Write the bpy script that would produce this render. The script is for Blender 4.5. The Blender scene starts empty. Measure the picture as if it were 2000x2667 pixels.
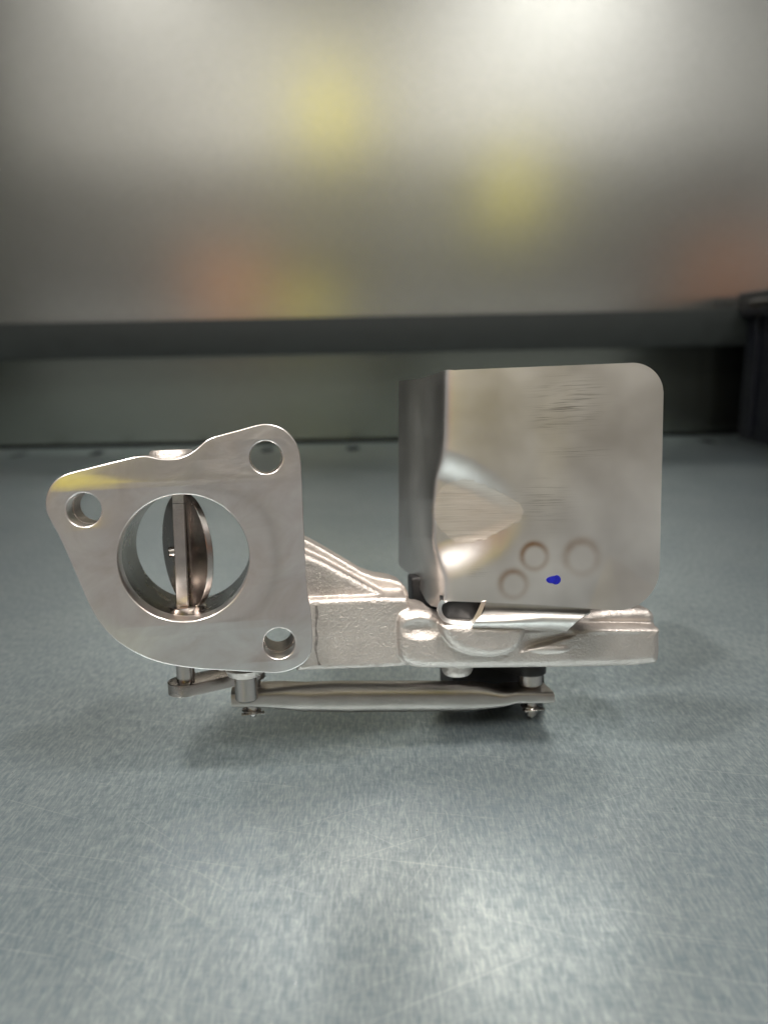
import bpy, bmesh, math, random
import numpy as np
from mathutils import Vector, Matrix

random.seed(4)
rng = np.random.default_rng(4)
SC = bpy.context.scene
COL = SC.collection

# ---------------------------------------------------------------- camera
F = 1950.0                                    # focal length in photo pixels (2000 x 2667)
HOR = 900.0                                   # row of the shelf's horizon
PITCH = math.atan((1333.5 - HOR) / F)
ROLL = 0.020
fwd = Vector((0, math.cos(PITCH), -math.sin(PITCH)))
up0 = Vector((0, math.sin(PITCH), math.cos(PITCH)))
rt0 = Vector((1, 0, 0))
cup = up0 * math.cos(ROLL) + rt0 * math.sin(ROLL)
crt = rt0 * math.cos(ROLL) - up0 * math.sin(ROLL)

def ray(px, py):
    return fwd + crt * ((px - 1000.0) / F) - cup * ((py - 1333.5) / F)

# frame of the valve: it leans back a little on its linkage and is turned a little to the left
V = ray(691, 1141).normalized()               # depth axis (into the bore)
XO = V.cross(Vector((0, 0, 1))).normalized()
ZO = XO.cross(V).normalized()
P0 = ray(480, 1455) * 0.25                    # bore centre, 25 cm in front of the lens (camera at origin for now)

def rel(px, py, yo):                          # pixel -> point on the plane "yo metres behind the flange face"
    r = ray(px, py)
    return r * ((P0.dot(V) + yo) / r.dot(V))

HC = -rel(1385, 1869, 0.028).z                # the link pin touches the shelf: camera height
CAM = Vector((0, 0, HC))
ORG = Vector((0, 0, 0)) + CAM + rel(950, 1869, 0.028); ORG.z = 0.0
_h = Vector((V.x, V.y, 0)); ORG = ORG + _h * (V.dot(CAM + P0 - ORG) / V.dot(_h))   # local y = 0 is the flange face
ROT = Matrix((XO, V, ZO)).transposed()        # columns = axes
RINV = ROT.transposed()

def L(px, py, yo):                            # pixel + depth -> local coordinates of the valve
    return RINV @ (CAM + rel(px, py, yo) - ORG)

def W(px, py, y):                             # pixel -> world point on the vertical plane y
    r = ray(px, py); t = y / r.y
    return CAM + r * t

cam_d = bpy.data.cameras.new("camera")
cam = bpy.data.objects.new("camera", cam_d); COL.objects.link(cam)
M3 = Matrix((crt, cup, -fwd)).transposed()
cam.matrix_world = Matrix.Translation(CAM) @ M3.to_4x4()
cam_d.sensor_fit = 'VERTICAL'; cam_d.sensor_height = 36.0; cam_d.sensor_width = 27.0
cam_d.lens = 36.0 * F / 2667.0
cam_d.clip_start = 0.005; cam_d.clip_end = 50
cam_d.dof.use_dof = True
cam_d.dof.focus_distance = 0.255
cam_d.dof.aperture_fstop = 8.0
SC.camera = cam

# ---------------------------------------------------------------- world, lamps, exposure
world = bpy.data.worlds.new("World"); SC.world = world
world.use_nodes = True
bg = world.node_tree.nodes['Background']
bg.inputs[0].default_value = (1.0, 0.985, 0.96, 1)
bg.inputs[1].default_value = 0.18

def area_lamp(name, loc, target, sx, sy, power, col):
    d = bpy.data.lights.new(name, 'AREA'); d.shape = 'RECTANGLE'
    d.size = sx; d.size_y = sy; d.energy = power; d.color = col
    o = bpy.data.objects.new(name, d); COL.objects.link(o)
    o.location = loc
    o.rotation_euler = (Vector(target) - Vector(loc)).to_track_quat('-Z', 'Y').to_euler()
    return o
area_lamp("bench_lamp_left", (-0.62, -0.05, 1.62), (-0.25, 0.12, 0), 0.30, 0.08, 30, (1.0, 0.93, 0.86))
area_lamp("bench_lamp_right", (0.55, -0.05, 1.62), (0.25, 0.12, 0), 0.40, 0.08, 20, (1.0, 0.94, 0.88))
area_lamp("aisle_lamp_left", (-1.00, -0.90, 2.00), (-0.4, -0.1, 0), 0.32, 0.24, 21, (1.0, 0.96, 0.90))
area_lamp("aisle_lamp_right", (0.84, -0.75, 1.84), (0.6, -0.5, 0), 0.80, 0.45, 20, (1.0, 0.98, 0.94))

vs = SC.view_settings
vs.view_transform = 'Standard'; vs.look = 'None'; vs.gamma = 1.0; vs.exposure = 0.58
vs.use_curve_mapping = False
SC.render.engine = 'CYCLES'
cy = SC.cycles
cy.use_denoising = True
cy.caustics_reflective = True
cy.blur_glossy = 0.0
cy.sample_clamp_indirect = 0.0

cy.max_bounces = 8; cy.glossy_bounces = 5; cy.diffuse_bounces = 4

# ---------------------------------------------------------------- materials
class NT:
    def __init__(s, name):
        s.m = bpy.data.materials.new(name); s.m.use_nodes = True
        s.t = s.m.node_tree; s.b = s.t.nodes['Principled BSDF']
    def n(s, typ, **kw):
        nd = s.t.nodes.new(typ)
        for k, v in kw.items():
            if k.startswith('_'): setattr(nd, k[1:], v)
            else: nd.inputs[k.replace('__', ' ')].default_value = v
        return nd
    def l(s, a, b): s.t.links.new(a, b)
    def coord(s, scale=(1, 1, 1), rot=(0, 0, 0), out='Object'):
        tc = s.n('ShaderNodeTexCoord'); v = tc.outputs[out]
        if any(rot):
            mr = s.n('ShaderNodeMapping'); mr.inputs['Rotation'].default_value = rot
            s.l(v, mr.inputs['Vector']); v = mr.outputs[0]
        mp = s.n('ShaderNodeMapping'); mp.inputs['Scale'].default_value = scale
        s.l(v, mp.inputs['Vector']); return mp.outputs[0]
    def noise(s, vec, scale, detail=4, rough=0.55, dist=0.0):
        nd = s.n('ShaderNodeTexNoise'); nd.inputs['Scale'].default_value = scale
        nd.inputs['Detail'].default_value = detail; nd.inputs['Roughness'].default_value = rough
        nd.inputs['Distortion'].default_value = dist
        s.l(vec, nd.inputs['Vector']); return nd.outputs['Fac']
    def ramp(s, fac, stops, mode='LINEAR'):
        r = s.n('ShaderNodeValToRGB'); r.color_ramp.interpolation = mode
        e = r.color_ramp.elements
        while len(e) < len(stops): e.new(0.5)
        for i, (p, c) in enumerate(stops):
            e[i].position = p
            e[i].color = (c, c, c, 1) if isinstance(c, (int, float)) else (*c, 1)
        s.l(fac, r.inputs[0]); return r.outputs[0]
    def mix(s, fac, a, b, mode='MIX'):
        m = s.n('ShaderNodeMix', _data_type='RGBA', _blend_type=mode)
        for sock, v in ((m.inputs[0], fac), (m.inputs[6], a), (m.inputs[7], b)):
            if hasattr(v, 'links'): s.l(v, sock)
            elif isinstance(v, (int, float)): sock.default_value = v if sock == m.inputs[0] else (v, v, v, 1)
            else: sock.default_value = (*v, 1)
        return m.outputs[2]
    def math(s, op, a, b=0.0):
        m = s.n('ShaderNodeMath', _operation=op)
        for i, v in enumerate((a, b)):
            if hasattr(v, 'links'): s.l(v, m.inputs[i])
            else: m.inputs[i].default_value = v
        return m.outputs[0]
    def set(s, **kw):
        for k, v in kw.items():
            sock = s.b.inputs[k.replace('__', ' ')]
            if hasattr(v, 'links'): s.l(v, sock)
            elif isinstance(v, tuple): sock.default_value = (*v, 1)
            else: sock.default_value = v
    def bump(s, h, strength, dist, prev=None):
        b = s.n('ShaderNodeBump'); b.inputs['Strength'].default_value = strength
        b.inputs['Distance'].default_value = dist
        s.l(h, b.inputs['Height'])
        if prev is not None: s.l(prev, b.inputs['Normal'])
        return b.outputs[0]
    def two_lobe(s, col, rough, normal, fac):   # a second, sharper or broader metal lobe over the first
        g = s.n('ShaderNodeBsdfPrincipled'); g.inputs['Metallic'].default_value = 1.0
        for sock, v in (('Base Color', col), ('Roughness', rough), ('Normal', normal)):
            if v is None: continue
            if hasattr(v, 'links'): s.l(v, g.inputs[sock])
            else: g.inputs[sock].default_value = v
        mx = s.n('ShaderNodeMixShader'); mx.inputs[0].default_value = fac
        s.l(s.b.outputs[0], mx.inputs[1]); s.l(g.outputs[0], mx.inputs[2])
        s.l(mx.outputs[0], s.t.nodes['Material Output'].inputs['Surface'])
    def attr(s, name):
        a = s.n('ShaderNodeAttribute', _attribute_name=name); return a

STEEL = (0.60, 0.555, 0.52)

def mat_machined():
    m = NT('machined_steel')
    c = m.coord()
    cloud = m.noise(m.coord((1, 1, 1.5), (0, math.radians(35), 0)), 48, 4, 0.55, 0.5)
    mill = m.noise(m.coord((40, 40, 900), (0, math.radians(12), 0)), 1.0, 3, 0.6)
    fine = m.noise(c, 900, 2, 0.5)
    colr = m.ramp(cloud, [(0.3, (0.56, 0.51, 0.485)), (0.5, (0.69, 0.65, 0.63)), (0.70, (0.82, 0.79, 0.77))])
    rgh = m.math('ADD', m.ramp(cloud, [(0.3, 0.46), (0.7, 0.34)]), m.math('MULTIPLY', mill, 0.06))
    n1 = m.bump(mill, 0.10, 0.0002)
    n2 = m.bump(cloud, 0.35, 0.0012, n1)
    n3 = m.bump(fine, 0.05, 0.0002, n2)
    m.set(Base__Color=colr, Metallic=1.0, Roughness=rgh, Normal=n3)
    m.two_lobe(colr, m.ramp(cloud, [(0.3, 0.16), (0.7, 0.10)]), n1, 0.55)
    return m.m

def mat_cast():
    m = NT('cast_steel')
    c = m.coord()
    big = m.noise(c, 70, 3, 0.5)
    grain = m.noise(c, 1100, 3, 0.6)
    lump = m.noise(m.coord((1, 1, 1.6)), 420, 3, 0.55, 1.2)
    spark = m.noise(c, 2600, 1, 0.5)
    colr = m.ramp(big, [(0.3, (0.48, 0.44, 0.41)), (0.7, (0.58, 0.535, 0.50))])
    rgh = m.math('ADD', m.ramp(grain, [(0.3, 0.44), (0.7, 0.58)]), 0.0)
    n1 = m.bump(lump, 0.35, 0.0007)
    n2 = m.bump(grain, 0.6, 0.0005, n1)
    n3 = m.bump(spark, 0.10, 0.0002, n2)
    m.set(Base__Color=colr, Metallic=1.0, Roughness=rgh, Normal=n3)
    return m.m

def mat_sheet():
    m = NT('drawn_sheet_steel')
    c = m.coord()
    big = m.noise(c, 38, 3, 0.5)
    brush = m.noise(m.coord((60, 60, 1800)), 1.0, 3, 0.6)
    vert = m.noise(m.coord((2200, 2200, 40)), 1.0, 2, 0.6)
    a = m.attr('stain').outputs['Color']
    sep = m.n('ShaderNodeSeparateColor'); m.l(a, sep.inputs[0])
    patch, rust, scuff = sep.outputs[0], sep.outputs[1], sep.outputs[2]
    base = m.ramp(big, [(0.3, (0.62, 0.585, 0.56)), (0.7, (0.76, 0.735, 0.715))])
    worn = m.ramp(brush, [(0.35, (0.62, 0.565, 0.51)), (0.65, (0.70, 0.65, 0.60))])
    col = m.mix(m.math('MULTIPLY', patch, 0.95), base, worn)
    col = m.mix(m.math('MULTIPLY', rust, m.ramp(m.noise(c, 300, 3), [(0.3, 0.8), (0.7, 1.0)])), col, (0.33, 0.19, 0.105))
    streak = m.ramp(m.noise(m.coord((70, 70, 4200)), 1.0, 2, 0.6), [(0.55, 0.0), (0.64, 1.0)])
    sc = m.math('MULTIPLY', scuff, streak)
    col = m.mix(sc, col, (0.22, 0.20, 0.185))
    r0 = m.ramp(big, [(0.3, 0.31), (0.7, 0.39)])
    rgh = m.math('ADD', r0, m.math('MULTIPLY', patch, 0.09))
    rgh = m.math('ADD', rgh, m.math('MULTIPLY', rust, 0.0))
    n1 = m.bump(vert, 0.05, 0.0002)
    pb = m.math('MULTIPLY', brush, patch)
    n2 = m.bump(pb, 0.18, 0.0003, n1)
    n3 = m.bump(big, 0.05, 0.001, n2)
    m.set(Base__Color=col, Metallic=1.0, Roughness=rgh, Normal=n3)
    return m.m

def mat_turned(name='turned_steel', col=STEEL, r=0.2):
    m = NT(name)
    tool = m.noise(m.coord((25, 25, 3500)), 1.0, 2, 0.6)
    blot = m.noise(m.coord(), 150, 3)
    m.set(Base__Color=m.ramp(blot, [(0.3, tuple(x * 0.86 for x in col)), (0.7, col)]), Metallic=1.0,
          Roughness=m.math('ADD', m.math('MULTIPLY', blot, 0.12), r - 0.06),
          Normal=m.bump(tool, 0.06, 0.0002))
    return m.m

def mat_plain(name, col, rough, metal=0.0, nscale=300, var=0.15, bumps=0.05):
    m = NT(name)
    f = m.noise(m.coord(), nscale, 4)
    m.set(Base__Color=m.ramp(f, [(0.3, tuple(x * (1 - var) for x in col)), (0.7, tuple(x * (1 + var) for x in col))]),
          Metallic=metal, Roughness=m.ramp(f, [(0.3, rough * 0.85), (0.7, min(1, rough * 1.15))]),
          Normal=m.bump(f, bumps, 0.0005))
    return m.m

def mat_shelf():
    m = NT('scuffed_shelf_steel')
    c = m.coord()
    big = m.noise(c, 9, 5, 0.6)
    streak = m.noise(m.coord((1050, 190, 1)), 1.0, 4, 0.65, 0.5)
    streak2 = m.noise(m.coord((150, 900, 1)), 1.0, 4, 0.65)
    mott = m.noise(c, 260, 5, 0.7)
    fine = m.noise(m.coord((2600, 700, 1)), 1.0, 3, 0.7)
    # long fine scratches in a few directions
    sc = None
    for ang, thr, s in ((12, 0.665, 800), (22, 0.68, 900), (-62, 0.70, 800), (-24, 0.69, 1000), (80, 0.71, 800), (38, 0.69, 700)):
        f = m.noise(m.coord((9.0, s, 1), (0, 0, math.radians(ang))), 1.0, 2, 0.5)
        r = m.ramp(f, [(thr, 0.0), (thr + 0.03, 1.0)])
        sc = r if sc is None else m.math('MAXIMUM', sc, r)
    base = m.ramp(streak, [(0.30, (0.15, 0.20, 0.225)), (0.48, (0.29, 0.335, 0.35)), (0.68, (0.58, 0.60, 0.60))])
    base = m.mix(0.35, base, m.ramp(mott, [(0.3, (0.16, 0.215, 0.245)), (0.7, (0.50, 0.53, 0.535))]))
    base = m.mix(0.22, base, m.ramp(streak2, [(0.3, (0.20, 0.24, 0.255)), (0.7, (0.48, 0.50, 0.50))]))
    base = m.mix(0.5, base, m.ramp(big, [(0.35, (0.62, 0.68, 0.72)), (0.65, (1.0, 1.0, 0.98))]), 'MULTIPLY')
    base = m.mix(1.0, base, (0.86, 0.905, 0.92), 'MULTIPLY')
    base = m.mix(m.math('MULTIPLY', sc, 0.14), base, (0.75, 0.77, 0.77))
    rgh = m.math('ADD', m.ramp(streak, [(0.3, 0.37), (0.7, 0.25)]), m.math('MULTIPLY', mott, 0.05))
    n1 = m.bump(streak, 0.10, 0.0004)
    n2 = m.bump(fine, 0.10, 0.0002, n1)
    m.set(Base__Color=base, Metallic=0.74, Roughness=rgh, Normal=n2)
    return m.m

def mat_wall(name='galvanised_panel', tint=(1, 1, 1)):
    m = NT(name)
    c = m.coord()
    grain = m.noise(m.coord((700, 1, 170)), 1.0, 4, 0.65)
    weave = m.noise(m.coord((130, 1, 620)), 1.0, 4, 0.65)
    big = m.noise(c, 5, 3)
    col = m.ramp(grain, [(0.3, (0.53, 0.54, 0.51)), (0.7, (0.75, 0.755, 0.72))])
    col = m.mix(0.4, col, m.ramp(weave, [(0.3, (0.51, 0.52, 0.49)), (0.7, (0.77, 0.775, 0.74))]))
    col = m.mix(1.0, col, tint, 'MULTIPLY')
    n1 = m.bump(grain, 0.06, 0.0006)
    n2 = m.bump(big, 0.04, 0.01, n1)
    m.set(Base__Color=col, Metallic=1.0, Roughness=m.ramp(grain, [(0.3, 0.20), (0.7, 0.25)]), Normal=n2)
    m.two_lobe(col, 0.38, n2, 0.10)
    return m.m

MACH = mat_machined(); CAST = mat_cast(); SHEET = mat_sheet()
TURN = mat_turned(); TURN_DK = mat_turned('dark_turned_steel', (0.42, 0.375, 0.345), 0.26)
BLACKP = mat_plain('black_plastic', (0.012, 0.012, 0.013), 0.45)
BLACKM = mat_plain('dark_oxide', (0.03, 0.028, 0.027), 0.4, 0.5)
INK = mat_plain('blue_ink', (0.004, 0.006, 0.22), 0.35, 0.0, 700, 0.3)
GREY = mat_plain('grey_burr_line', (0.27, 0.245, 0.23), 0.5, 0.8, 500, 0.3)
SHELF = mat_shelf(); WALL = mat_wall(); WALL_SHADE = mat_wall('shaded_galvanised_panel', (0.44, 0.47, 0.44))  # lower panel: same steel tinted darker, shade below the rail put into colour
RAIL = mat_plain('dark_green_grey_paint', (0.014, 0.018, 0.017), 0.6, 0.0, 60, 0.2)
NAVY = mat_plain('navy_plastic', (0.003, 0.004, 0.010), 0.6, 0.0, 80, 0.2)
YELL = mat_plain('yellow_plastic', (0.78, 0.70, 0.02), 0.5, 0.0, 40, 0.1)
ORNG = mat_plain('orange_plastic', (0.50, 0.20, 0.09), 0.5, 0.0, 40, 0.1)
RACK = mat_plain('grey_rack_paint', (0.30, 0.30, 0.28), 0.5, 0.0, 40, 0.2)

# ---------------------------------------------------------------- mesh helpers
def link(name, me, mat, parent=None, smooth=30):
    if mat: me.materials.clear(); me.materials.append(mat)
    if smooth:
        me.polygons.foreach_set('use_smooth', [True] * len(me.polygons))
        if smooth < 180: me.set_sharp_from_angle(angle=math.radians(smooth))
    o = bpy.data.objects.new(name, me); COL.objects.link(o)
    if parent: o.parent = parent
    return o

def mesh_from(verts, faces, name='m'):
    me = bpy.data.meshes.new(name); me.from_pydata([tuple(v) for v in verts], [], faces); me.update()
    return me

def outward(me):
    bm = bmesh.new(); bm.from_mesh(me)
    bmesh.ops.recalc_face_normals(bm, faces=bm.faces); bm.to_mesh(me); bm.free(); return me

def smooth_loop(pts, n=2):
    p = np.array(pts, float)
    for _ in range(n):
        q = np.roll(p, -1, 0)
        p = np.stack([p * 0.75 + q * 0.25, p * 0.25 + q * 0.75], 1).reshape(-1, 2)
    return p

def extrude2d(loops, half, bevel, res=4):
    """flat outline(s) in (a, b) metres -> mesh with rounded edges; thickness 2*half about 0 along c"""
    cu = bpy.data.curves.new('tmp', 'CURVE'); cu.dimensions = '2D'; cu.fill_mode = 'BOTH'
    cu.extrude = max(half - bevel, 1e-6); cu.bevel_depth = bevel; cu.bevel_resolution = res; cu.offset = -bevel
    for lp in loops:
        sp = cu.splines.new('POLY'); sp.points.add(len(lp) - 1)
        for i, (a, b) in enumerate(lp): sp.points[i].co = (a, b, 0, 1)
        sp.use_cyclic_u = True
    ob = bpy.data.objects.new('tmp', cu); COL.objects.link(ob)
    dg = bpy.context.evaluated_depsgraph_get(); dg.update()
    me = bpy.data.meshes.new_from_object(ob.evaluated_get(dg))
    bpy.data.objects.remove(ob); bpy.data.curves.remove(cu)
    bm = bmesh.new(); bm.from_mesh(me)
    bmesh.ops.remove_doubles(bm, verts=bm.verts, dist=1e-6); bm.to_mesh(me); bm.free()
    return me

def px_solid(polys, y0, y1, bevel, res=4, sm=2):
    """outline(s) drawn in photo pixels on the plane y0, pushed straight back to y1 (valve's own frame)"""
    loops = []
    for p in polys:
        pp = smooth_loop(p, sm) if sm else np.array(p, float)
        loops.append([(L(a, b, y0).x, L(a, b, y0).z) for a, b in pp])
    me = extrude2d(loops, (y1 - y0) / 2, bevel, res)
    mid = (y0 + y1) / 2
    for v in me.vertices:
        a, b, c = v.co; v.co = (a, mid - c, b)
    me.update(); return me

def circle_px(cx, cy, rx, ry, n=64):
    return [(cx + rx * math.cos(-2 * math.pi * i / n), cy + ry * math.sin(-2 * math.pi * i / n)) for i in range(n)]

def lathe(origin, axis, prof, n=48, closed=False):
    """prof = [(t along axis, radius)]"""
    ax = Vector(axis).normalized()
    u = ax.orthogonal().normalized(); w = ax.cross(u)
    vs_, fs = [], []
    for t, r in prof:
        for i in range(n):
            a = 2 * math.pi * i / n
            vs_.append(Vector(origin) + ax * t + (u * math.cos(a) + w * math.sin(a)) * r)
    m = len(prof)
    for j in range(m if closed else m - 1):
        for i in range(n):
            j2 = (j + 1) % m
            fs.append((j * n + i, j * n + (i + 1) % n, j2 * n + (i + 1) % n, j2 * n + i))
    if not closed:
        fs.append(tuple(range(n - 1, -1, -1))); fs.append(tuple((m - 1) * n + i for i in range(n)))
    return outward(mesh_from(vs_, fs))

def box(x0, x1, y0, y1, z0, z1, bev=0.0):
    bm = bmesh.new(); bmesh.ops.create_cube(bm, size=1)
    for v in bm.verts:
        v.co = ((x0 + x1) / 2 + v.co.x * (x1 - x0), (y0 + y1) / 2 + v.co.y * (y1 - y0), (z0 + z1) / 2 + v.co.z * (z1 - z0))
    if bev: bmesh.ops.bevel(bm, geom=bm.edges[:], offset=bev, segments=3, profile=0.5, affect='EDGES')
    me = bpy.data.meshes.new('box'); bm.to_mesh(me); bm.free(); return me

def join(*mes):
    bm = bmesh.new()
    for me in mes: bm.from_mesh(me)
    me = bpy.data.meshes.new('joined'); bm.to_mesh(me); bm.free(); return me

def remesh(me, voxel, smooth_it, extra=None):
    ob = bpy.data.objects.new('tmp', me); COL.objects.link(ob)
    r = ob.modifiers.new('r', 'REMESH'); r.mode = 'VOXEL'; r.voxel_size = voxel; r.adaptivity = 0
    s = ob.modifiers.new('s', 'SMOOTH'); s.factor = 0.5; s.iterations = smooth_it
    dg = bpy.context.evaluated_depsgraph_get(); dg.update()
    out = bpy.data.meshes.new_from_object(ob.evaluated_get(dg))
    bpy.data.objects.remove(ob); return out

def get_co(me):
    a = np.empty(len(me.vertices) * 3, np.float64); me.vertices.foreach_get('co', a); return a.reshape(-1, 3)
def set_co(me, a):
    me.vertices.foreach_set('co', a.astype(np.float32).ravel()); me.update()

NPR = np.array(ROT); NPO = np.array(ORG - CAM)
def project(local):                           # local coordinates -> photo pixels
    w = local @ NPR.T + NPO
    d = w @ np.array(fwd)
    return 1000 + F * (w @ np.array(crt)) / d, 1333.5 - F * (w @ np.array(cup)) / d

def sstep(a, b, x):
    t = np.clip((x - a) / (b - a), 0, 1); return t * t * (3 - 2 * t)

def tube_path(pts, r, n=10):
    vs_, fs = [], []
    P = [Vector(p) for p in pts]
    for k, p in enumerate(P):
        d = (P[min(k + 1, len(P) - 1)] - P[max(k - 1, 0)]).normalized()
        u = d.cross(Vector((0.3, 0.2, 0.9))).normalized(); w = d.cross(u)
        for i in range(n):
            a = 2 * math.pi * i / n
            vs_.append(p + (u * math.cos(a) + w * math.sin(a)) * r)
    for k in range(len(P) - 1):
        for i in range(n):
            fs.append((k * n + i, k * n + (i + 1) % n, (k + 1) * n + (i + 1) % n, (k + 1) * n + i))
    fs.append(tuple(range(n - 1, -1, -1))); fs.append(tuple((len(P) - 1) * n + i for i in range(n)))
    return outward(mesh_from(vs_, fs))

def tag(o, label=None, cat=None, group=None, kind=None):
    for k, v in (('label', label), ('category', cat), ('group', group), ('kind', kind)):
        if v: o[k] = v
    return o

# ---------------------------------------------------------------- the shelf and what stands behind it
back = ray(1000, 1150); DW = HC / -back.z * back.y          # distance of the shelf's back edge
holes = []
for hx, hy in ((65, 1180), (272, 1173), (486, 1170), (702, 1167), (920, 1163), (1135, 1158), (1350, 1154), (1590, 1149), (1828, 1145), (2040, 1141)):
    r = ray(hx, hy); p = r * (HC / -r.z)
    holes.append([(p.x + 0.0095 * math.cos(-t * math.pi / 12), min(p.y, DW - 0.07) + (0.016 if 12 < t < 24 else -0.016 if 0 < t < 12 else 0) + 0.0095 * math.sin(-t * math.pi / 12)) for t in range(24)])
TH = 0.0015
me = extrude2d([[(-1.2, -0.16), (1.2, -0.16), (1.2, DW), (-1.2, DW)]] + holes, TH / 2, 0.0003, 1)
for v in me.vertices: v.co.z -= TH / 2
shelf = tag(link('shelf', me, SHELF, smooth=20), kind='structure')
tag(link('slot_dark_board', box(-1.2, 1.2, -0.16, DW, -0.13, -0.09), BLACKP, smooth=0), kind='structure')  # black board added below the slots so they look dark
ZJ = W(1000, 870, DW - 0.05).z                                # the two panels meet behind the rail
tag(link('back_wall', box(-1.3, 1.3, DW + 0.002, DW + 0.006, ZJ, 1.3), WALL, smooth=0), kind='structure')
tag(link('back_wall_lower', box(-1.3, 1.3, DW + 0.004, DW + 0.008, 0.006, ZJ - 0.001), WALL_SHADE, smooth=0), kind='structure')

tag(link('rear_void', box(-1.3, 1.3, DW + 0.02, DW + 0.03, -0.13, 0.3), BLACKP, smooth=0), kind='structure')  # black sheet standing in for the darkness behind the gap
tag(link('upper_shelf', box(-1.3, 1.3, 0.06, DW, 1.25, 1.265), RAIL, smooth=0), kind='structure')  # unseen shelf overhead, added to shade the back of this shelf
tag(link('shade_panel_left', box(-1.03, -1.015, 0.12, DW, 0.001, 1.249), RAIL, smooth=0), kind='structure')  # unseen panel added to darken the left corner of the wall
# horizontal rail in front of the panel
RY = DW - 0.05
za = W(1000, 918, RY).z; zb = W(1000, 823, RY).z
rl = link('rail', join(box(-1.014, 1.25, RY, RY + 0.012, za, zb, 0.002)), RAIL, smooth=40)
tag(rl, 'dark green-grey horizontal rail mounted along the galvanised back panel', 'rail')
for bx_ in (-0.40, 0.0, 0.40):
    link('bracket', box(bx_ - 0.02, bx_ + 0.02, RY + 0.012, DW + 0.003, za + 0.012, zb - 0.012, 0.001), RAIL, rl, smooth=40)

# navy crate standing along the right hand side
CX = W(1893, 1000, DW).x
crate = bpy.data.objects.new('storage_crate', None); COL.objects.link(crate)
crate.location = (CX + 0.15, DW - 0.27, 0)
tag(crate, 'dark navy plastic storage crate standing on the shelf beside the back panel', 'crate')
hgt = W(1893, 775, DW).z
def crate_mesh():
    parts = []
    w, d, t = 0.15, 0.22, 0.004
    parts += [box(-w, -w + t, -d, d, 0, hgt), box(w - t, w, -d, d, 0, hgt),
              box(-w + t, w - t, -d, -d + t, 0, hgt), box(-w + t, w - t, d - t, d, 0, hgt), box(-w + t, w - t, -d + t, d - t, 0.0, t)]
    return join(*parts)
link('body', crate_mesh(), NAVY, crate, smooth=0)
w, d = 0.15, 0.22
link('rim', join(box(-w - 0.012, -w, -d - 0.012, d + 0.012, hgt - 0.03, hgt + 0.004, 0.002), box(w, w + 0.012, -d - 0.012, d + 0.012, hgt - 0.03, hgt + 0.004, 0.002),
                 box(-w, w, -d - 0.012, -d, hgt - 0.03, hgt + 0.004, 0.002), box(-w, w, d, d + 0.012, hgt - 0.03, hgt + 0.004, 0.002)), NAVY, crate, smooth=40)
for k in range(6):
    y = -0.18 + k * 0.072
    link('rib', box(-w - 0.006, -w, y - 0.004, y + 0.004, 0.01, hgt - 0.03, 0.001), NAVY, crate, smooth=40)
link('handle', tube_path([(-w - 0.012, 0.06, hgt - 0.01), (-w - 0.03, 0.07, hgt - 0.014), (-w - 0.03, 0.15, hgt - 0.014), (-w - 0.012, 0.16, hgt - 0.01)], 0.004), BLACKM, crate)

# ---------------------------------------------------------------- the rack across the aisle, seen only as a blurred reflection in the panel
T = 3.0
def mirrored(px, py, t=T):                     # a point whose image in the back panel shows at this pixel
    r = ray(px, py); p = CAM + r * (t / r.y); return Vector((p.x, 2 * DW - p.y, p.z))
RKY = 2 * DW - T
rack = bpy.data.objects.new('storage_rack', None); COL.objects.link(rack); rack.location = (0, RKY - 0.2, -0.8)
tag(rack, 'grey storage rack across the aisle, mirrored blurred in the back panel', 'rack')
levels = [mirrored(865, 385).z, mirrored(1340, 580).z, mirrored(770, 850).z]
for z in levels:
    link('rack_shelf', box(-1.7, 1.7, -0.2, 0.2, z - 0.03 + 0.8, z + 0.8, 0.002), RACK, rack, smooth=40)
for x in (-1.66, 0.15, 1.66):
    for y in (-0.17, 0.17):
        link('upright', box(x - 0.02, x + 0.02, y - 0.02, y + 0.02, 0, 2.75, 0.002), RACK, rack, smooth=40)
link('reflector_panel', box(-1.66, 1.66, -0.205, -0.2, 1.13, 2.75), mat_plain('pale_reflector', (0.40, 0.40, 0.40), 0.6, 0.0, 6, 0.3), rack, smooth=0)  # unseen pale panel added to brighten what the back wall reflects
tag(link('aisle_floor', box(-3, 3, -4, -0.17, -0.85, -0.8), mat_plain('aisle_concrete', (0.22, 0.215, 0.20), 0.7), smooth=0), kind='structure')

def bin_mesh(wd, dp, ht):
    t = 0.006
    return join(box(-wd / 2, wd / 2, -dp / 2, dp / 2, 0, t), box(-wd / 2, -wd / 2 + t, -dp / 2, dp / 2, t, ht), box(wd / 2 - t, wd / 2, -dp / 2, dp / 2, t, ht),
                box(-wd / 2 + t, wd / 2 - t, -dp / 2, -dp / 2 + t, t, ht), box(-wd / 2 + t, wd / 2 - t, dp / 2 - t, dp / 2, t, ht * 0.93))
def bin_at(px, z, wd, ht, mat, label):
    x = mirrored(px, 600).x
    o = link('storage_bin', bin_mesh(wd, 0.28, ht), mat, smooth=0)
    o.location = (x, RKY - 0.14, z); tag(o, label, 'bin', 'bins on the rack across the aisle')
bin_at(865, levels[0], 0.13, 0.26, YELL, 'narrow yellow bin on the top level of the rack, mirrored in the panel')
bin_at(1335, levels[1], 0.15, 0.30, YELL, 'yellow bin on the middle level of the rack, mirrored in the panel')
bin_at(790, levels[2], 0.19, 0.17, YELL, 'wide yellow bin on the lowest level of the rack, beside an orange one')
bin_at(590, levels[2], 0.26, 0.30, ORNG, 'orange bin beside the wide yellow bin on the rack')
bin_at(1945, levels[2], 0.34, 0.34, ORNG, 'orange bin at the end of the lowest rack level, mirrored above the crate')

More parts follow.
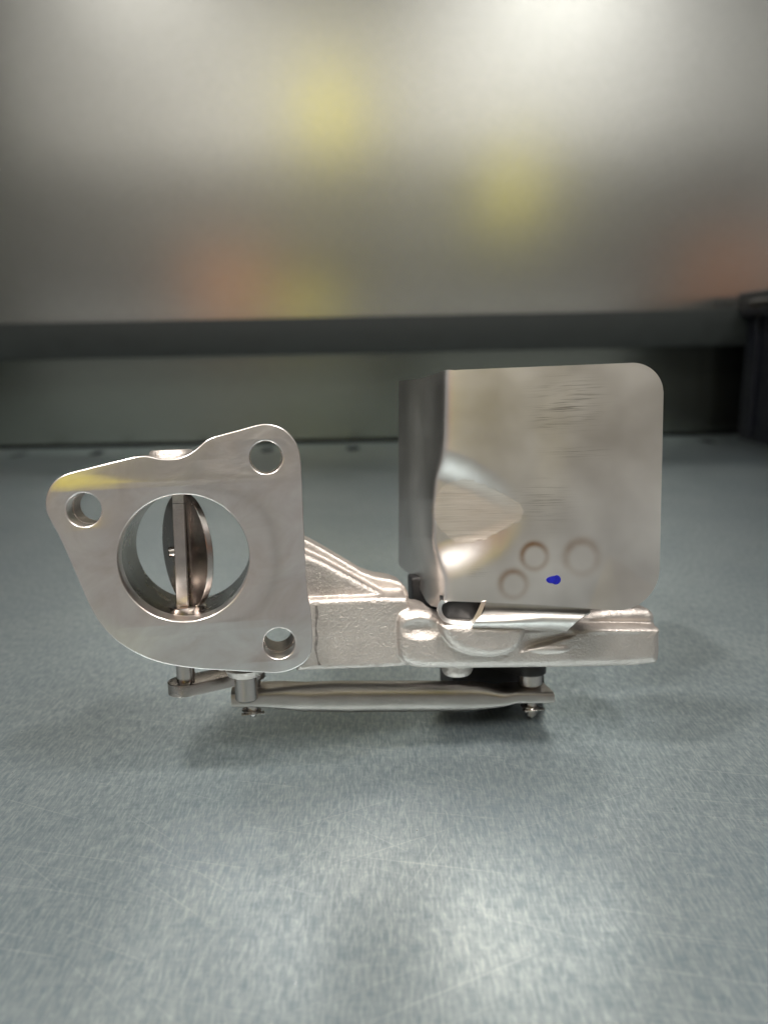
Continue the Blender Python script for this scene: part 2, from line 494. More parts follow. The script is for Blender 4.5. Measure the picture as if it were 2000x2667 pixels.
# ---------------------------------------------------------------- the valve assembly
root = bpy.data.objects.new('valve_assembly', None); COL.objects.link(root)
root.matrix_world = Matrix.Translation(ORG) @ ROT.to_4x4()
tag(root, 'cast steel flap valve with three-hole flange, heat shield and link rod on the shelf', 'valve')
MM = 0.001

# flange -----------------------------------------------------------------
def z1(pts): return [(80 + a / 2.0738, 1060 + b / 2.0738) for a, b in pts]
FL = z1([(1225, 95), (1265, 89), (1310, 93), (1370, 115), (1420, 165), (1450, 225), (1460, 285), (1466, 400), (1475, 620), (1485, 820), (1490, 930),
         (1500, 1030), (1515, 1100), (1522, 1200), (1525, 1285), (1513, 1340), (1480, 1385), (1420, 1420), (1340, 1440), (1250, 1436), (1050, 1425), (880, 1415),
         (740, 1393), (640, 1365), (540, 1318), (450, 1255), (380, 1180), (320, 1080), (270, 965), (200, 800), (140, 670), (100, 605), (79, 550), (82, 480),
         (108, 420), (150, 380), (205, 355), (330, 325), (480, 288), (590, 262), (640, 264), (700, 280), (790, 280), (850, 257), (900, 222), (955, 172), (1000, 157), (1120, 125)])
def true_circle(cx, cy, rpx, y0, n=72):       # circle lying in the flange plane
    c = L(cx, cy, y0); r = (L(cx + rpx, cy, y0) - L(cx - rpx, cy, y0)).length / 2
    return c, r
bc, br = true_circle(480, 1454.6, 172, 0)
print('bore mm', br * 2000)
def circ(c, r, n=96): return [(c.x + r * math.cos(-2 * math.pi * i / n), c.z + r * math.sin(-2 * math.pi * i / n)) for i in range(n)]
bolt = [(219, 1328, 46), (693, 1191, 43), (727.5, 1676, 41)]
loops = [[(L(a, b, 0).x, L(a, b, 0).z) for a, b in smooth_loop(FL, 2)], circ(bc, br)]
for hx, hy, hr in bolt:
    c, r = true_circle(hx, hy, hr, 0); loops.append(circ(c, r, 48))
me = extrude2d(loops, 4.5 * MM, 0.55 * MM, 3)
for v in me.vertices:
    a, b, c = v.co; v.co = (a, 4.5 * MM - c, b)
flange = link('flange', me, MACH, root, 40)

# housing tube, with bosses behind the bolt holes -------------------------
Y = lambda y: Vector((0, 1, 0))
r_ = br
house = lathe((bc.x, 0, bc.z), (0, 1, 0), [(9.0 * MM, r_ + 0.0002), (9.0 * MM, r_ + 4.5 * MM), (36 * MM, r_ + 3.6 * MM), (38 * MM, r_ + 2 * MM), (38 * MM, r_ + 0.3 * MM), (37.5 * MM, r_)], 96, closed=True)
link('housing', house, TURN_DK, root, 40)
for (hx, hy, hr), dep in zip(bolt, (19, 10.5, 22)):
    c, r = true_circle(hx, hy, hr, 0)
    bm_ = lathe((c.x, 0, c.z), (0, 1, 0), [(9.0 * MM, r * 0.97), (9.0 * MM, r + 2.2 * MM), ((dep - 0.5) * MM, r + 2.0 * MM), (dep * MM, r + 1.5 * MM), (dep * MM, r * 0.97 + 0.3 * MM), ((dep - 0.3) * MM, r * 0.97)], 48, closed=True)
    link('bolt_boss', bm_, CAST, root, 40)
# boss on top where the flap's spindle ends
p = L(446, 1172, 17 * MM)
link('spindle_boss', lathe((p.x, p.y, p.z - 9 * MM), (0, 0, 1), [(0, 7.6 * MM), (8.2 * MM, 7.4 * MM), (9 * MM, 6.8 * MM), (9.1 * MM, 5 * MM)], 48), CAST, root, 40)

# flap (butterfly), spindle ----------------------------------------------
fc = Vector((bc.x - 1.2 * MM, 20 * MM, bc.z))
az = math.radians(-28)
dirn = Vector((math.sin(az), math.cos(az), 0))          # in the flap's plane, away from the viewer
nrm = Vector((-math.cos(az), math.sin(az), 0))          # face turned to the viewer
if nrm.y > 0: nrm = -nrm
fr = br - 0.7 * MM
flap = lathe(fc - nrm * 1.1 * MM, nrm, [(0, fr - 0.2 * MM), (0.2 * MM, fr), (2.0 * MM, fr), (2.2 * MM, fr - 0.2 * MM)], 96)
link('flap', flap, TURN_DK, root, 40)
def rod(a, b, r, mat, name, n=32, ch=0.3 * MM, parent=None):
    a, b = Vector(a), Vector(b); ln = (b - a).length
    return link(name, lathe(a, b - a, [(0, r - ch), (ch, r), (ln - ch, r), (ln, r - ch)], n), mat, parent or root, 40)
# flat clamping bar in front of the flap
a = L(470, 1318, 17.5 * MM); b = L(480, 1585, 17.5 * MM)
hw, hd = 2.35 * MM, 1.7 * MM
sx = Vector((math.cos(math.radians(-14)), math.sin(math.radians(-14)), 0)); sy = Vector((-sx.y, sx.x, 0))
top = Vector((a.x, a.y, bc.z + br - 1.0 * MM)); bot = Vector((b.x, b.y, bc.z - br + 0.6 * MM))
def bar_mesh(t, bo, hw, hd, ch=0.35 * MM):
    prof = [(-hw + ch, -hd), (hw - ch, -hd), (hw, -hd + ch), (hw, hd), (-hw, hd), (-hw, -hd + ch)]
    vs_ = [bo + sx * u + sy * v for u, v in prof] + [t + sx * u + sy * v for u, v in prof]
    n = len(prof); fs = [(i, (i + 1) % n, n + (i + 1) % n, n + i) for i in range(n)] + [tuple(range(n - 1, -1, -1)), tuple(range(n, 2 * n))]
    return outward(mesh_from(vs_, fs))
spl = top + (bot - top) * 0.075
spindle = link('spindle_bar', bar_mesh(spl - (top - bot).normalized() * 0.25 * MM, bot, hw, hd), TURN, root, 30)
link('spindle_head', bar_mesh(top, spl, hw, hd), TURN, root, 30)
# darker round spindle lying in the flap behind the bar
rod((fc.x, fc.y, bc.z - br - 12 * MM), (fc.x, fc.y, bc.z + br + 2 * MM), 3.0 * MM, TURN_DK, 'spindle')
q = L(452, 1437, 18.5 * MM)
link('flap_screw', lathe(q + Vector((1.5 * MM, 0, 0)), (-1, -0.15, 0), [(0, 1.0 * MM), (1.2 * MM, 1.0 * MM), (1.2 * MM, 1.9 * MM), (3.0 * MM, 1.85 * MM), (3.3 * MM, 1.5 * MM)], 24), TURN, root, 40)
link('bushing', lathe((fc.x - 1.0 * MM, fc.y - 1 * MM, bc.z - br - 0.2 * MM), (0, 0, 1), [(0, 7.0 * MM), (1.5 * MM, 7.0 * MM), (1.9 * MM, 6.6 * MM), (1.9 * MM, 4.2 * MM), (1.2 * MM, 4.0 * MM)], 40), TURN, root, 40)

# cast bracket -----------------------------------------------------------
cast = []
cast.append(px_solid([[(765, 1440), (800, 1440), (985, 1540), (1015, 1556), (1064, 1562), (1068, 1600), (1068, 1740), (765, 1748)]], 9.5 * MM, 24 * MM, 2.2 * MM, 4, 1))       # web
cast.append(px_solid([[(765, 1395), (800, 1405), (905, 1466), (960, 1500), (1040, 1512), (1062, 1535), (1066, 1560), (1070, 1604), (1070, 1690), (765, 1700)]], 20 * MM, 34 * MM, 1.4 * MM, 4, 1))  # rear rib
cast.append(px_solid([[(765, 1567), (800, 1562), (1058, 1554), (1066, 1566), (1067, 1588), (1100, 1592), (1100, 1725), (1060, 1739), (800, 1748), (765, 1750)]], 5.5 * MM, 24 * MM, 1.8 * MM, 4, 1))   # lower bar
cast.append(px_solid([[(1036, 1625), (1046, 1600), (1075, 1590), (1122, 1593), (1142, 1612), (1165, 1622), (1250, 1626), (1470, 1630), (1720, 1632), (1725, 1650), (1725, 1715), (1715, 1738), (1500, 1744), (1120, 1748), (1080, 1744), (1052, 1732), (1038, 1705)]],
                     2 * MM, 26 * MM, 4.2 * MM, 5, 1))                                                    # main bar
cast.append(px_solid([[(1440, 1660), (1500, 1610), (1560, 1590), (1690, 1584), (1712, 1605), (1716, 1700), (1440, 1700)]], 7 * MM, 26 * MM, 3.2 * MM, 5, 1))                       # upper ridge
cast.append(px_solid([[(1146, 1622), (1154, 1655), (1178, 1688), (1222, 1710), (1290, 1716), (1335, 1706), (1362, 1684), (1375, 1655), (1372, 1624), (1250, 1626)]], -2.2 * MM, 14 * MM, 3.4 * MM, 6, 1))          # lug
p = L(1190, 1738, 13 * MM)
cast.append(lathe((p.x, p.y, p.z - 2.8 * MM), (0, 0, 1), [(0, 4.0 * MM), (0.5 * MM, 5.0 * MM), (2 * MM, 5.9 * MM), (5 * MM, 6.1 * MM)], 40))       # casting boss below
me = remesh(join(*cast), 0.36 * MM, 4)
co = get_co(me); X_, Y_ = project(co)
front = co[:, 1] < 13 * MM
dimple = np.clip(1 - ((X_ - 1098) / 60) ** 2 - ((Y_ - 1640) / 30) ** 2, 0, 1)
co[:, 1] += np.where(front, 2.0 * MM * dimple ** 1.5, 0)
co[:, 1] += np.where(front, 0.9 * MM * np.exp(-((Y_ - (1622 + 0.0 * X_)) / 7) ** 2) * sstep(1520, 1570, X_), 0)          # groove along the right bar
co[:, 1] -= np.where(front, 1.0 * MM * np.exp(-((Y_ - 1640) / 9) ** 2) * sstep(1500, 1560, X_), 0)                          # lip below it
yl_ = 1704 - (X_ - 1330) * 0.30; tf_ = np.clip((Y_ - 1636) / np.maximum(yl_ - 1636, 5), 0, 1)
fac_ = 2.4 * MM * tf_ * (1 - sstep(-2, 5, Y_ - yl_)) * sstep(1345, 1385, X_) * (1 - sstep(1470, 1505, X_))
co[:, 1] += np.where(front, fac_, 0)                                                                              # facet that faces down
co[:, 1] -= np.where(front, 1.1 * MM * np.clip(1 - ((X_ - 1430) / 55) ** 2 - ((Y_ - 1690) / 13) ** 2, 0, 1), 0)             # small bulge
for _ in range(60):                                                                                                  # uneven cast skin
    cx_, cy_ = rng.uniform(800, 1720), rng.uniform(1430, 1745); s_ = rng.uniform(14, 40)
    co[:, 1] += np.where(front, rng.uniform(-0.12, 0.12) * MM * np.exp(-((X_ - cx_) ** 2 + (Y_ - cy_) ** 2) / s_ ** 2), 0)
set_co(me, co)
bracket = link('cast_bracket', me, CAST, root, 180)
# grey flash line down the fillet next to the flange
pts = [(824, 1578), (826, 1600), (823, 1635), (826, 1660), (822, 1690), (828, 1720), (833, 1733)]
vs_, fs = [], []
for i, (a_, b_) in enumerate(pts):
    wv = 2.6 + 1.8 * math.sin(i * 2.3)
    vs_ += [L(a_ - wv, b_, 5.25 * MM), L(a_ + wv, b_, 5.25 * MM), L(a_ + wv, b_, 6.2 * MM), L(a_ - wv, b_, 6.2 * MM)]
for i in range(len(pts) - 1):
    for j in range(4): fs.append((i * 4 + j, i * 4 + (j + 1) % 4, (i + 1) * 4 + (j + 1) % 4, (i + 1) * 4 + j))
fs += [(0, 1, 2, 3), tuple((len(pts) - 1) * 4 + j for j in range(4))]
link('flash_line', outward(mesh_from(vs_, fs)), GREY, bracket, 0)

# heat shield --------------------------------------------------------------
def interp(x, pts):
    p = np.array(pts, float); return np.interp(x, p[:, 0], p[:, 1])
def sh_top(x):
    y = interp(x, [(1020, 996), (1042, 992), (1060, 990), (1098, 985), (1112, 981), (1135, 973), (1152, 966), (1165, 963), (1185, 964), (1200, 963), (1640, 945), (1730, 942)])
    R = 84; t = np.clip((x - (1727 - R)) / R, 0, 1); return y + R * (1 - np.sqrt(1 - t * t))
def sh_bot(x):
    y = interp(x, [(1020, 1420), (1030, 1455), (1045, 1480), (1065, 1494), (1085, 1520), (1110, 1566), (1122, 1578), (1140, 1582), (1152, 1575), (1165, 1567), (1180, 1566), (1400, 1575), (1610, 1590), (1730, 1591)])
    R = 112; t = np.clip((x - (1727 - R)) / R, 0, 1); return y - R * (1 - np.sqrt(1 - t * t))
def softp(x, w): return w * np.logaddexp(0.0, x / w)
def smax(a, b, k): return b + softp(a - b, k)
def sh_y(x, y):                                # depth of the sheet at a photo pixel, millimetres behind the flange face
    plate = 3.0 - 22.0 * (x - 1165) / 560
    left = interp(y, [(960, 1152), (1140, 1149), (1220, 1142), (1300, 1133), (1400, 1133), (1470, 1142), (1510, 1149), (1600, 1149)])
    side = plate - 1.6 + 0.50 * softp(left - x, 11.0) + 0.30 * softp(1100 - x, 5.0) - 0.25 * softp(1068 - x, 5.0)
    # pressed pocket that opens to the left
    upb = interp(x, [(1040, 1180), (1120, 1186), (1165, 1203), (1230, 1226), (1300, 1266), (1345, 1300), (1380, 1334)])
    lob = interp(x, [(1040, 1505), (1120, 1492), (1165, 1476), (1230, 1458), (1300, 1428), (1345, 1388), (1380, 1338)])
    d_a, d_b, d_c = y - upb, lob - y, (1382 - x) * 0.9
    dist = -smax(smax(-d_a, -d_b, 9.0), -d_c, 9.0)
    lin = softp(1378 - x, 12.0) / 225
    lin = 0.85 - softp(0.85 - lin, 0.08)
    wall = np.where(d_a < d_b, sstep(-36, 60, dist), sstep(-44, 74, dist))
    wall = np.where(np.abs(d_a - d_b) < 60, sstep(-40 , 67, dist) * (1 - np.abs(d_a - d_b) / 60) + wall * np.abs(d_a - d_b) / 60, wall)
    pocket = 4.8 * lin * wall
    front = plate + pocket
    # corner bent slightly back
    d1 = ((x - 1588) * (1590 - 1440) + (y - 1440) * (1588 - 1535)) / math.hypot(150, 53)
    d2 = ((y - 1440) * (1715 - 1588) - (x - 1588) * (1535 - 1440)) / math.hypot(127, 95)
    front = front - 0.02 * softp(-smax(-d1, -d2, 10.0), 2.5)
    front = front - 0.9 * np.exp(-((y - 1230) / 170) ** 2) * sstep(1380, 1500, x) * 0.6
    out = smax(front, side, 1.2)
    return out * MM
NX, NY = 300, 250
xs = np.concatenate([np.linspace(1038, 1190, 110), np.linspace(1190, 1726.9, NX - 110 + 1)[1:]])
tt = np.linspace(0, 1, NY)
GX, GT = np.meshgrid(xs, tt, indexing='ij')
yt, yb = sh_top(xs), sh_bot(xs)
GY = yt[:, None] + (yb - yt)[:, None] * GT
SX = GX - 10 * np.clip((GY - 1030) / 470, -0.2, 1.2) * np.clip((GX - 1165) / 560, 0, 1)
SX = np.where(GX < 1165, SX - 0.0, SX)
GD = sh_y(GX, GY)
def L_np(px, py, yo):
    r = np.array(fwd)[None] + np.outer((px - 1000) / F, np.array(crt)) - np.outer((py - 1333.5) / F, np.array(cup))
    vv = np.array(V); t = (P0.dot(V) + yo) / (r @ vv)
    return (r * t[:, None] - NPO) @ NPR
pos = L_np(SX.ravel(), GY.ravel(), GD.ravel())
nx, ny = GX.shape
idx = np.arange(nx * ny).reshape(nx, ny)
# sheet thickness: offset copy along the grid normals
P3 = pos.reshape(nx, ny, 3)
tu = np.gradient(P3, axis=0); tv = np.gradient(P3, axis=1)
nn = np.cross(tu, tv); nn /= np.linalg.norm(nn, axis=2, keepdims=True) + 1e-12
if nn[200, 100, 1] > 0: nn = -nn               # towards the viewer
bk = (P3 - nn * 1.0 * MM).reshape(-1, 3)
faces = []
q = np.stack([idx[:-1, :-1], idx[1:, :-1], idx[1:, 1:], idx[:-1, 1:]], -1).reshape(-1, 4)
N0 = nx * ny
rimloop = list(idx[:, 0]) + list(idx[-1, 1:]) + list(idx[::-1, -1][1:]) + list(idx[0, ::-1][1:-1])
faces = [tuple(f) for f in q.tolist()] + [tuple(reversed([i + N0 for i in f])) for f in q.tolist()]
for i in range(len(rimloop)):
    a_, b_ = int(rimloop[i]), int(rimloop[(i + 1) % len(rimloop)])
    faces.append((b_, a_, a_ + N0, b_ + N0))
me = outward(mesh_from(np.concatenate([pos, bk]), faces))
sx_, sy_ = GX.ravel(), GY.ravel()
jit = 3 * np.sin(sx_ * 0.21) + 2.5 * np.sin(sy_ * 0.33 + sx_ * 0.08) + 1.5 * np.sin(sy_ * 0.9)
pu = interp(sx_, [(1120, 1330), (1132, 1300), (1150, 1272), (1180, 1252), (1215, 1247), (1260, 1262), (1310, 1285), (1350, 1308), (1366, 1328)])
pl = interp(sx_, [(1120, 1330), (1130, 1350), (1150, 1385), (1185, 1412), (1215, 1416), (1270, 1404), (1320, 1375), (1355, 1358), (1366, 1335)])
pd = np.minimum(np.minimum(sy_ - pu, pl - sy_), np.minimum(sx_ - 1122, 1367 - sx_) * 1.0) + jit * 0.6
patch = sstep(-2, 3, pd)
rust = np.zeros_like(sx_)
for cx_, cy_, r0, w0, amp in ((1395, 1449, 33, 8, 1.0), (1340, 1522, 34, 9, 0.75), (1520, 1452, 42, 12, 0.55)):
    rr = np.hypot(sx_ - cx_, (sy_ - cy_)); an = np.arctan2(sy_ - cy_, sx_ - cx_)
    k = 0.55 - 0.45 * np.sin(an + 0.4)
    rust = np.maximum(rust, amp * np.exp(-((rr - r0) / w0) ** 2) * np.clip(k, 0.4, 1))
    rust = np.maximum(rust, 0.05 * (rr < r0 + 4))
scuff = np.maximum.reduce([0.95 * np.exp(-((sx_ - 1480) / 75) ** 2 - ((sy_ - 1045) / 55) ** 2), 0.8 * np.exp(-((sx_ - 1425) / 35) ** 2 - ((sy_ - 1095) / 25) ** 2),
                           0.6 * np.exp(-((sx_ - 1420) / 60) ** 2 - ((sy_ - 1310) / 50) ** 2), 0.7 * np.exp(-((sx_ - 1495) / 70) ** 2 - ((sy_ - 1176) / 14) ** 2),
                           0.7 * np.exp(-((sx_ - 1245) / 25) ** 2 - ((sy_ - 1490) / 10) ** 2), 0.22 * patch])
at = me.color_attributes.new('stain', 'FLOAT_COLOR', 'POINT')
colr = np.zeros((2 * N0, 4), np.float32); colr[:, 3] = 1
colr[:N0, 0] = patch; colr[:N0, 1] = rust; colr[:N0, 2] = scuff
at.data.foreach_set('color', colr.ravel())
shield = link('heat_shield', me, SHEET, root, 50)

def on_shield(px, py, off):                     # a point lying "off" in front of the sheet
    d = float(sh_y(np.array([px], float), np.array([py], float))[0])
    sx2 = px - 10 * min(max((py - 1030) / 470, -0.2), 1.2) * min(max((px - 1165) / 560, 0), 1)
    return L(sx2, py, d - off)
mk = smooth_loop([(1425, 1511), (1430, 1504), (1440, 1501), (1448, 1500), (1456, 1497), (1464, 1503), (1466, 1512), (1460, 1521), (1450, 1523), (1443, 1519), (1433, 1519)], 2)
vs_ = [on_shield(a_, b_, 0.12 * MM) for a_, b_ in mk] + [on_shield(a_, b_, -0.2 * MM) for a_, b_ in mk]
n = len(mk)
link('ink_mark', outward(mesh_from(vs_, [tuple(range(n)), tuple(range(n, 2 * n))] + [(i, (i + 1) % n, n + (i + 1) % n, n + i) for i in range(n)])), INK, shield, 0)['label'] = 'blue ink dot'

# bent tab welded behind the shield ---------------------------------------
def tab():
    NXc, NR = 60, 24
    rows = []
    for i in range(NXc):
        u = i / (NXc - 1)
        row = []
        for j in range(NR):
            t = j / (NR - 1)
            yy = 1560 + (1640 - 1560) * t
            xl = 1262 - 34 * sstep(0.3, 1.0, np.array(t)) ; xr = 1537 - 62 * (np.clip((t - 0.38) / 0.62, 0, 1) ** 0.8)
            xx = float(xl) + (float(xr) - float(xl)) * u
            plate = 3.0 - 22.0 * (xx - 1165) / 560
            yo = (plate + 3.4) * (1 - sstep(0.25, 1.0, np.array(t))) + (-3.4) * sstep(0.25, 1.0, np.array(t)) * 1.0
            roll_ = 4.2 * (1 - math.sqrt(max(0, 1 - (max(0, (t - 0.72)) / 0.28) ** 2)))
            bulge = -2.6 * math.sin(math.pi * min(1, max(0, (t - 0.3) / 0.7)))
            yy2 = yy + 6 * u - 2
            row.append(L(xx, yy2, (min(float(yo), plate + 3.4) + bulge + roll_) * MM))
        rows.append(row)
    return rows
rows = tab()
def sheet(rows, th):
    A = np.array([[tuple(p) for p in r] for r in rows]); n1, n2 = A.shape[:2]
    nn = np.cross(np.gradient(A, axis=0), np.gradient(A, axis=1)); nn /= np.linalg.norm(nn, axis=2, keepdims=True) + 1e-12
    if nn[n1 // 2, n2 // 2, 1] > 0: nn = -nn
    B = A - nn * th; id_ = np.arange(n1 * n2).reshape(n1, n2); N = n1 * n2
    fs = []
    for i in range(n1 - 1):
        for j in range(n2 - 1):
            f = (id_[i, j], id_[i + 1, j], id_[i + 1, j + 1], id_[i, j + 1]); fs.append(tuple(map(int, f))); fs.append(tuple(int(k + N) for k in reversed(f)))
    lp = list(id_[:, 0]) + list(id_[-1, 1:]) + list(id_[::-1, -1][1:]) + list(id_[0, ::-1][1:-1])
    for i in range(len(lp)):
        a_, b_ = int(lp[i]), int(lp[(i + 1) % len(lp)]); fs.append((b_, a_, a_ + N, b_ + N))
    return outward(mesh_from(np.concatenate([A.reshape(-1, 3), B.reshape(-1, 3)]), fs))
link('weld_tab', sheet(rows, 0.9 * MM), mat_turned('satin_tab_steel', (0.66, 0.63, 0.60), 0.46), root, 60)
# lip of the opening at the tab's left end
lip = smooth_loop([(1168, 1556), (1146, 1562), (1137, 1578), (1139, 1598), (1150, 1616), (1172, 1626), (1202, 1629), (1226, 1630), (1240, 1622), (1252, 1600), (1262, 1575), (1266, 1560)], 2)[2:-6]
inner = []
cxm, cym = 1200, 1588
A_ = []
for a_, b_ in lip:
    d = math.hypot(a_ - cxm, b_ - cym); k = (d - 8.5) / d
    A_.append([L(a_, b_, -0.8 * MM), L(cxm + (a_ - cxm) * k, cym + (b_ - cym) * k, -0.6 * MM), L(cxm + (a_ - cxm) * k, cym + (b_ - cym) * k, 5 * MM)])
link('opening_lip', sheet(A_, 0.5 * MM), SHEET, root, 30)
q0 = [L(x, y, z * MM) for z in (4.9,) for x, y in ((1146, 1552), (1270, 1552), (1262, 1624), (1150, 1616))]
link('opening_shadow_box', outward(mesh_from(q0 + [Vector((p.x, p.y + 1.2 * MM, p.z)) for p in q0], [(0, 1, 2, 3), (4, 5, 6, 7), (0, 1, 5, 4), (1, 2, 6, 5), (2, 3, 7, 6), (3, 0, 4, 7)])), BLACKP, root, 0).name = 'opening_dark_plate'  # black plate standing in for the dark inside of the opening

# actuator behind the shield, its foot stands on the shelf -------------------
def lbox(px0, px1, py0, py1, yo, y0, y1, bev):
    a_ = L(px0, py0, yo); b_ = L(px1, py1, yo)
    return box(min(a_.x, b_.x), max(a_.x, b_.x), y0, y1, min(a_.z, b_.z), max(a_.z, b_.z), bev)
act = link('actuator', lbox(1175, 1690, 1010, 1560, 30 * MM, 30 * MM, 72 * MM, 6 * MM), BLACKP, root, 40)
link('motor_cover', lbox(1130, 1200, 1020, 1600, 40 * MM, 36 * MM, 70 * MM, 5 * MM), BLACKP, act, 40)
link('notch_dark_block', lbox(1072, 1160, 1505, 1602, 34 * MM, 34 * MM, 44 * MM, 1 * MM), BLACKP, act, 40)  # black block added behind the notch so the gap stays dark
def foot():
    a_ = L(1165, 1600, 50 * MM); b_ = L(1400, 1600, 50 * MM)
    zt = L(1300, 1540, 50 * MM).z
    vs_ = []
    for x in (a_.x, b_.x):
        for y in (44 * MM, 68 * MM):
            # height of the shelf below this local point
            wz = (ROT @ Vector((x, y, 0)) + ORG).z
            vs_ += [Vector((x, y, -wz / ZO.z)), Vector((x, y, zt))]
    return outward(mesh_from(vs_, [(0, 1, 3, 2), (4, 5, 7, 6), (0, 1, 5, 4), (2, 3, 7, 6), (0, 2, 6, 4), (1, 3, 7, 5)]))
link('foot', foot(), BLACKP, act, 0)

# lever, stop pin, link rod --------------------------------------------------
s0 = L(485, 1762, 20 * MM)                      # spindle stub under the flange
rod((s0.x, s0.y, s0.z - 6 * MM), (s0.x, s0.y, L(485, 1700, 20 * MM).z), 3.3 * MM, TURN, 'spindle_stub')
e0 = L(655, 1760, 30 * MM)
zt = L(485, 1771, 20 * MM).z; zb_ = L(470, 1817, 14 * MM).z
def stadium(c0, r0, c1, r1, n=20):
    d = (c1 - c0); ang = math.atan2(d.y, d.x); k = math.acos((r0 - r1) / d.length)
    pts = [(c0.x + r0 * math.cos(ang + k + i * (2 * math.pi - 2 * k) / n), c0.y + r0 * math.sin(ang + k + i * (2 * math.pi - 2 * k) / n)) for i in range(n + 1)]
    pts += [(c1.x + r1 * math.cos(ang - k + i * 2 * k / n), c1.y + r1 * math.sin(ang - k + i * 2 * k / n)) for i in range(n + 1)]
    return pts
lv = extrude2d([stadium(Vector((s0.x, s0.y)), 6.6 * MM, Vector((e0.x, e0.y)), 5.4 * MM)], (zt - zb_) / 2, 0.25 * MM, 2)
for v in lv.vertices: v.co.z += (zt + zb_) / 2
link('lever', lv, TURN_DK, root, 30)
st = L(640, 1757, 9 * MM)
stb = L(640, 1823, 9 * MM).z
link('stop_pin', lathe((st.x, st.y, stb), (0, 0, 1), [(0, 3.35 * MM), (0.55 * MM, 4.0 * MM), (0.7 * MM, 4.0 * MM), (st.z - stb + 1.0 * MM, 4.0 * MM)], 48), TURN, root, 25)
link('pin_boss', lathe((st.x, st.y, L(640, 1760, 9 * MM).z), (0, 0, 1), [(0, 4.6 * MM), (0.8 * MM, 6.2 * MM), (3 * MM, 7.0 * MM)], 40), CAST, root, 40)

RD = 28 * MM
rl_, rr_ = L(606, 1828, RD), L(1427, 1822, RD)
def rod_mesh():
    NS, NA = 120, 40
    vs_, fs = [], []
    for i in range(NS):
        t = i / (NS - 1)
        px = 606 + (1427 - 606) * t
        top_ = interp(px, [(606, 1806), (650, 1806), (740, 1786), (800, 1778), (870, 1775), (1180, 1774), (1250, 1782), (1310, 1800), (1350, 1805), (1427, 1806)])
        bot_ = interp(px, [(606, 1847), (660, 1847), (720, 1847), (800, 1851), (900, 1853), (1200, 1851), (1260, 1846), (1330, 1838), (1427, 1837)])
        wdp = interp(px, [(606, 7.4), (660, 7.4), (800, 5.6), (900, 5.3), (1180, 5.3), (1300, 6.8), (1350, 7.4), (1427, 7.4)])
        sq = interp(px, [(606, 5.0), (660, 5.0), (800, 2.3), (1180, 2.2), (1300, 3.5), (1350, 5.5), (1427, 5.5)])
        ref = RD - float(wdp) * MM * min(1.0, max(0.0, (float(sq) - 2.2) / 2.6))
        c = L(px, (float(top_) + float(bot_)) / 2, ref)
        hz = abs(L(px, float(top_), ref).z - L(px, float(bot_), ref).z) / 2
        c = Vector((L(px, 1825, RD).x, RD, c.z))
        if i in (0, NS - 1): hz *= 0.9; wdp = wdp * 0.95
        for k in range(NA):
            a_ = 2 * math.pi * k / NA; cs, sn = math.cos(a_), math.sin(a_)
            e = 2.0 / float(sq)
            yy = math.copysign(abs(cs) ** e, cs) * float(wdp) * MM; zz = math.copysign(abs(sn) ** e, sn) * hz
            vs_.append(Vector((c.x, c.y + yy, c.z + zz)))
    for i in range(NS - 1):
        for k in range(NA):
            fs.append((i * NA + k, i * NA + (k + 1) % NA, (i + 1) * NA + (k + 1) % NA, (i + 1) * NA + k))
    fs += [tuple(range(NA - 1, -1, -1)), tuple((NS - 1) * NA + k for k in range(NA))]
    return outward(mesh_from(vs_, fs))
me = rod_mesh()
# smooth the section changes along its length
ob = bpy.data.objects.new('tmp', me); COL.objects.link(ob)
s_ = ob.modifiers.new('s', 'SMOOTH'); s_.use_x = False; s_.iterations = 10; s_.factor = 0.5
dg = bpy.context.evaluated_depsgraph_get(); dg.update()
me2 = bpy.data.meshes.new_from_object(ob.evaluated_get(dg)); bpy.data.objects.remove(ob)
link('link_rod', me2, mat_turned('drawn_tube_steel', (0.50, 0.455, 0.42), 0.36), root, 50)

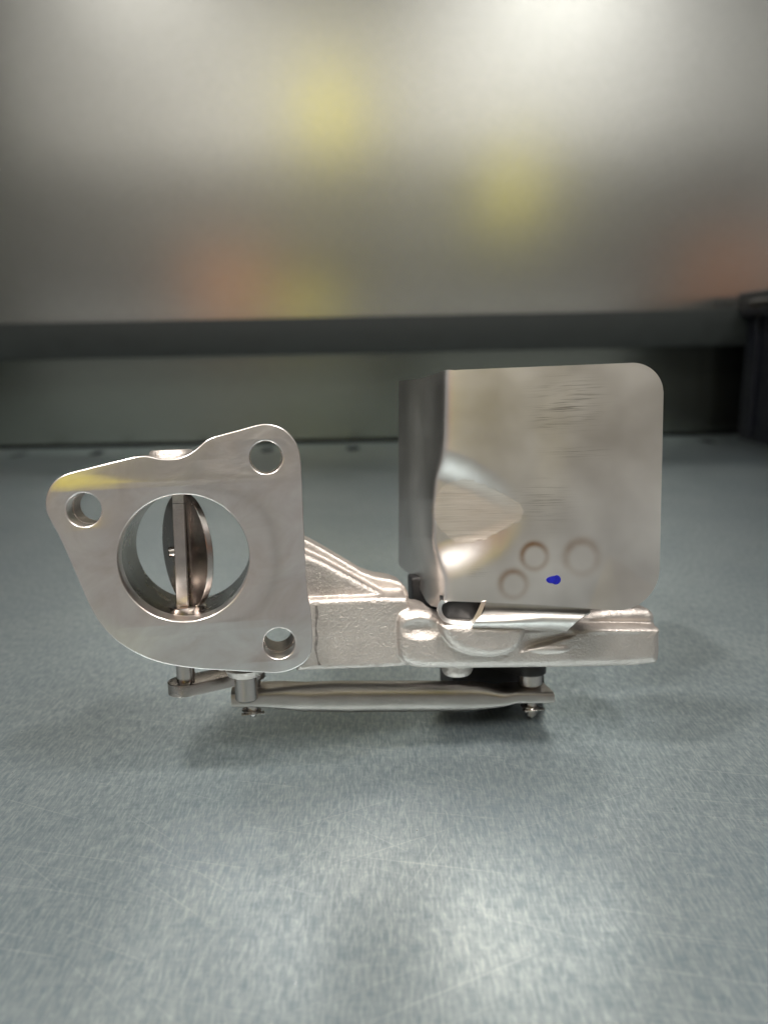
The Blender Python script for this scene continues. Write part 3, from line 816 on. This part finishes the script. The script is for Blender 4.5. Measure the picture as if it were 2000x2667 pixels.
def pin_end(px, py_rod_bot, py_tip, name):
    a_ = L(px, py_rod_bot - 2, RD); b_ = L(px, py_tip, RD)
    ln = a_.z - b_.z
    clip = link('clip', lathe((a_.x - 0.6 * MM, a_.y, a_.z - 1.3 * MM), (0.12, 0, 1), [(0, 1.5 * MM), (0.25 * MM, 3.4 * MM), (0.7 * MM, 3.9 * MM), (1.0 * MM, 3.7 * MM), (1.4 * MM, 2.2 * MM)], 18), TURN, root, 30)
    link('clip_tongue', box(a_.x - 4.4 * MM, a_.x + 4.2 * MM, a_.y - 4.2 * MM, a_.y - 1.5 * MM, a_.z - 1.15 * MM, a_.z - 0.7 * MM, 0.15 * MM), TURN, clip, 30)
    link('link_pin', lathe((b_.x, b_.y, b_.z), (0, 0, 1), [(0, 0.9 * MM), (0.4 * MM, 1.3 * MM), (1.1 * MM, 1.5 * MM), (1.3 * MM, 2.3 * MM), (2.0 * MM, 2.3 * MM), (ln + 6 * MM, 2.3 * MM)], 24), TURN, root, 30)
pin_end(1383, 1838, 1868, 'r')
pin_end(660, 1847, 1866, 'l')
# collar and pin between the rod's right end and the actuator lever
p = L(1380, 1805, RD)
zc1 = L(1380, 1790, RD).z; zc2 = L(1380, 1781, RD).z; zc3 = L(1380, 1752, RD).z
link('pin_neck', lathe((p.x, p.y, p.z - 1 * MM), (0, 0, 1), [(0, 3.1 * MM), (zc1 - p.z + 1.2 * MM, 2.9 * MM)], 32), TURN, root, 30)
link('pin_collar', lathe((p.x, p.y, zc1), (0, 0, 1), [(0, 3.0 * MM), (0.3 * MM, 3.6 * MM), (zc2 - zc1, 4.7 * MM), (zc2 - zc1 + 0.4 * MM, 4.95 * MM), (zc3 - zc1, 4.95 * MM), (zc3 - zc1 + 0.3 * MM, 4.6 * MM), (zc3 - zc1 + 3 * MM, 4.0 * MM)], 40), TURN, root, 30)
al = extrude2d([stadium(Vector((p.x, p.y)), 6.5 * MM, Vector((p.x - 12 * MM, p.y + 20 * MM)), 7 * MM)], 2 * MM, 0.3 * MM, 2)
for v in al.vertices: v.co.z += zc3 + 2.2 * MM
link('actuator_lever', al, BLACKM, root, 30)
# pin through the lever's far end down to the rod's left end
p = L(660, 1810, RD)
rod((p.x, p.y, p.z - 1 * MM), (p.x, p.y, zb_ + 2 * MM), 3.2 * MM, TURN, 'lever_pin')
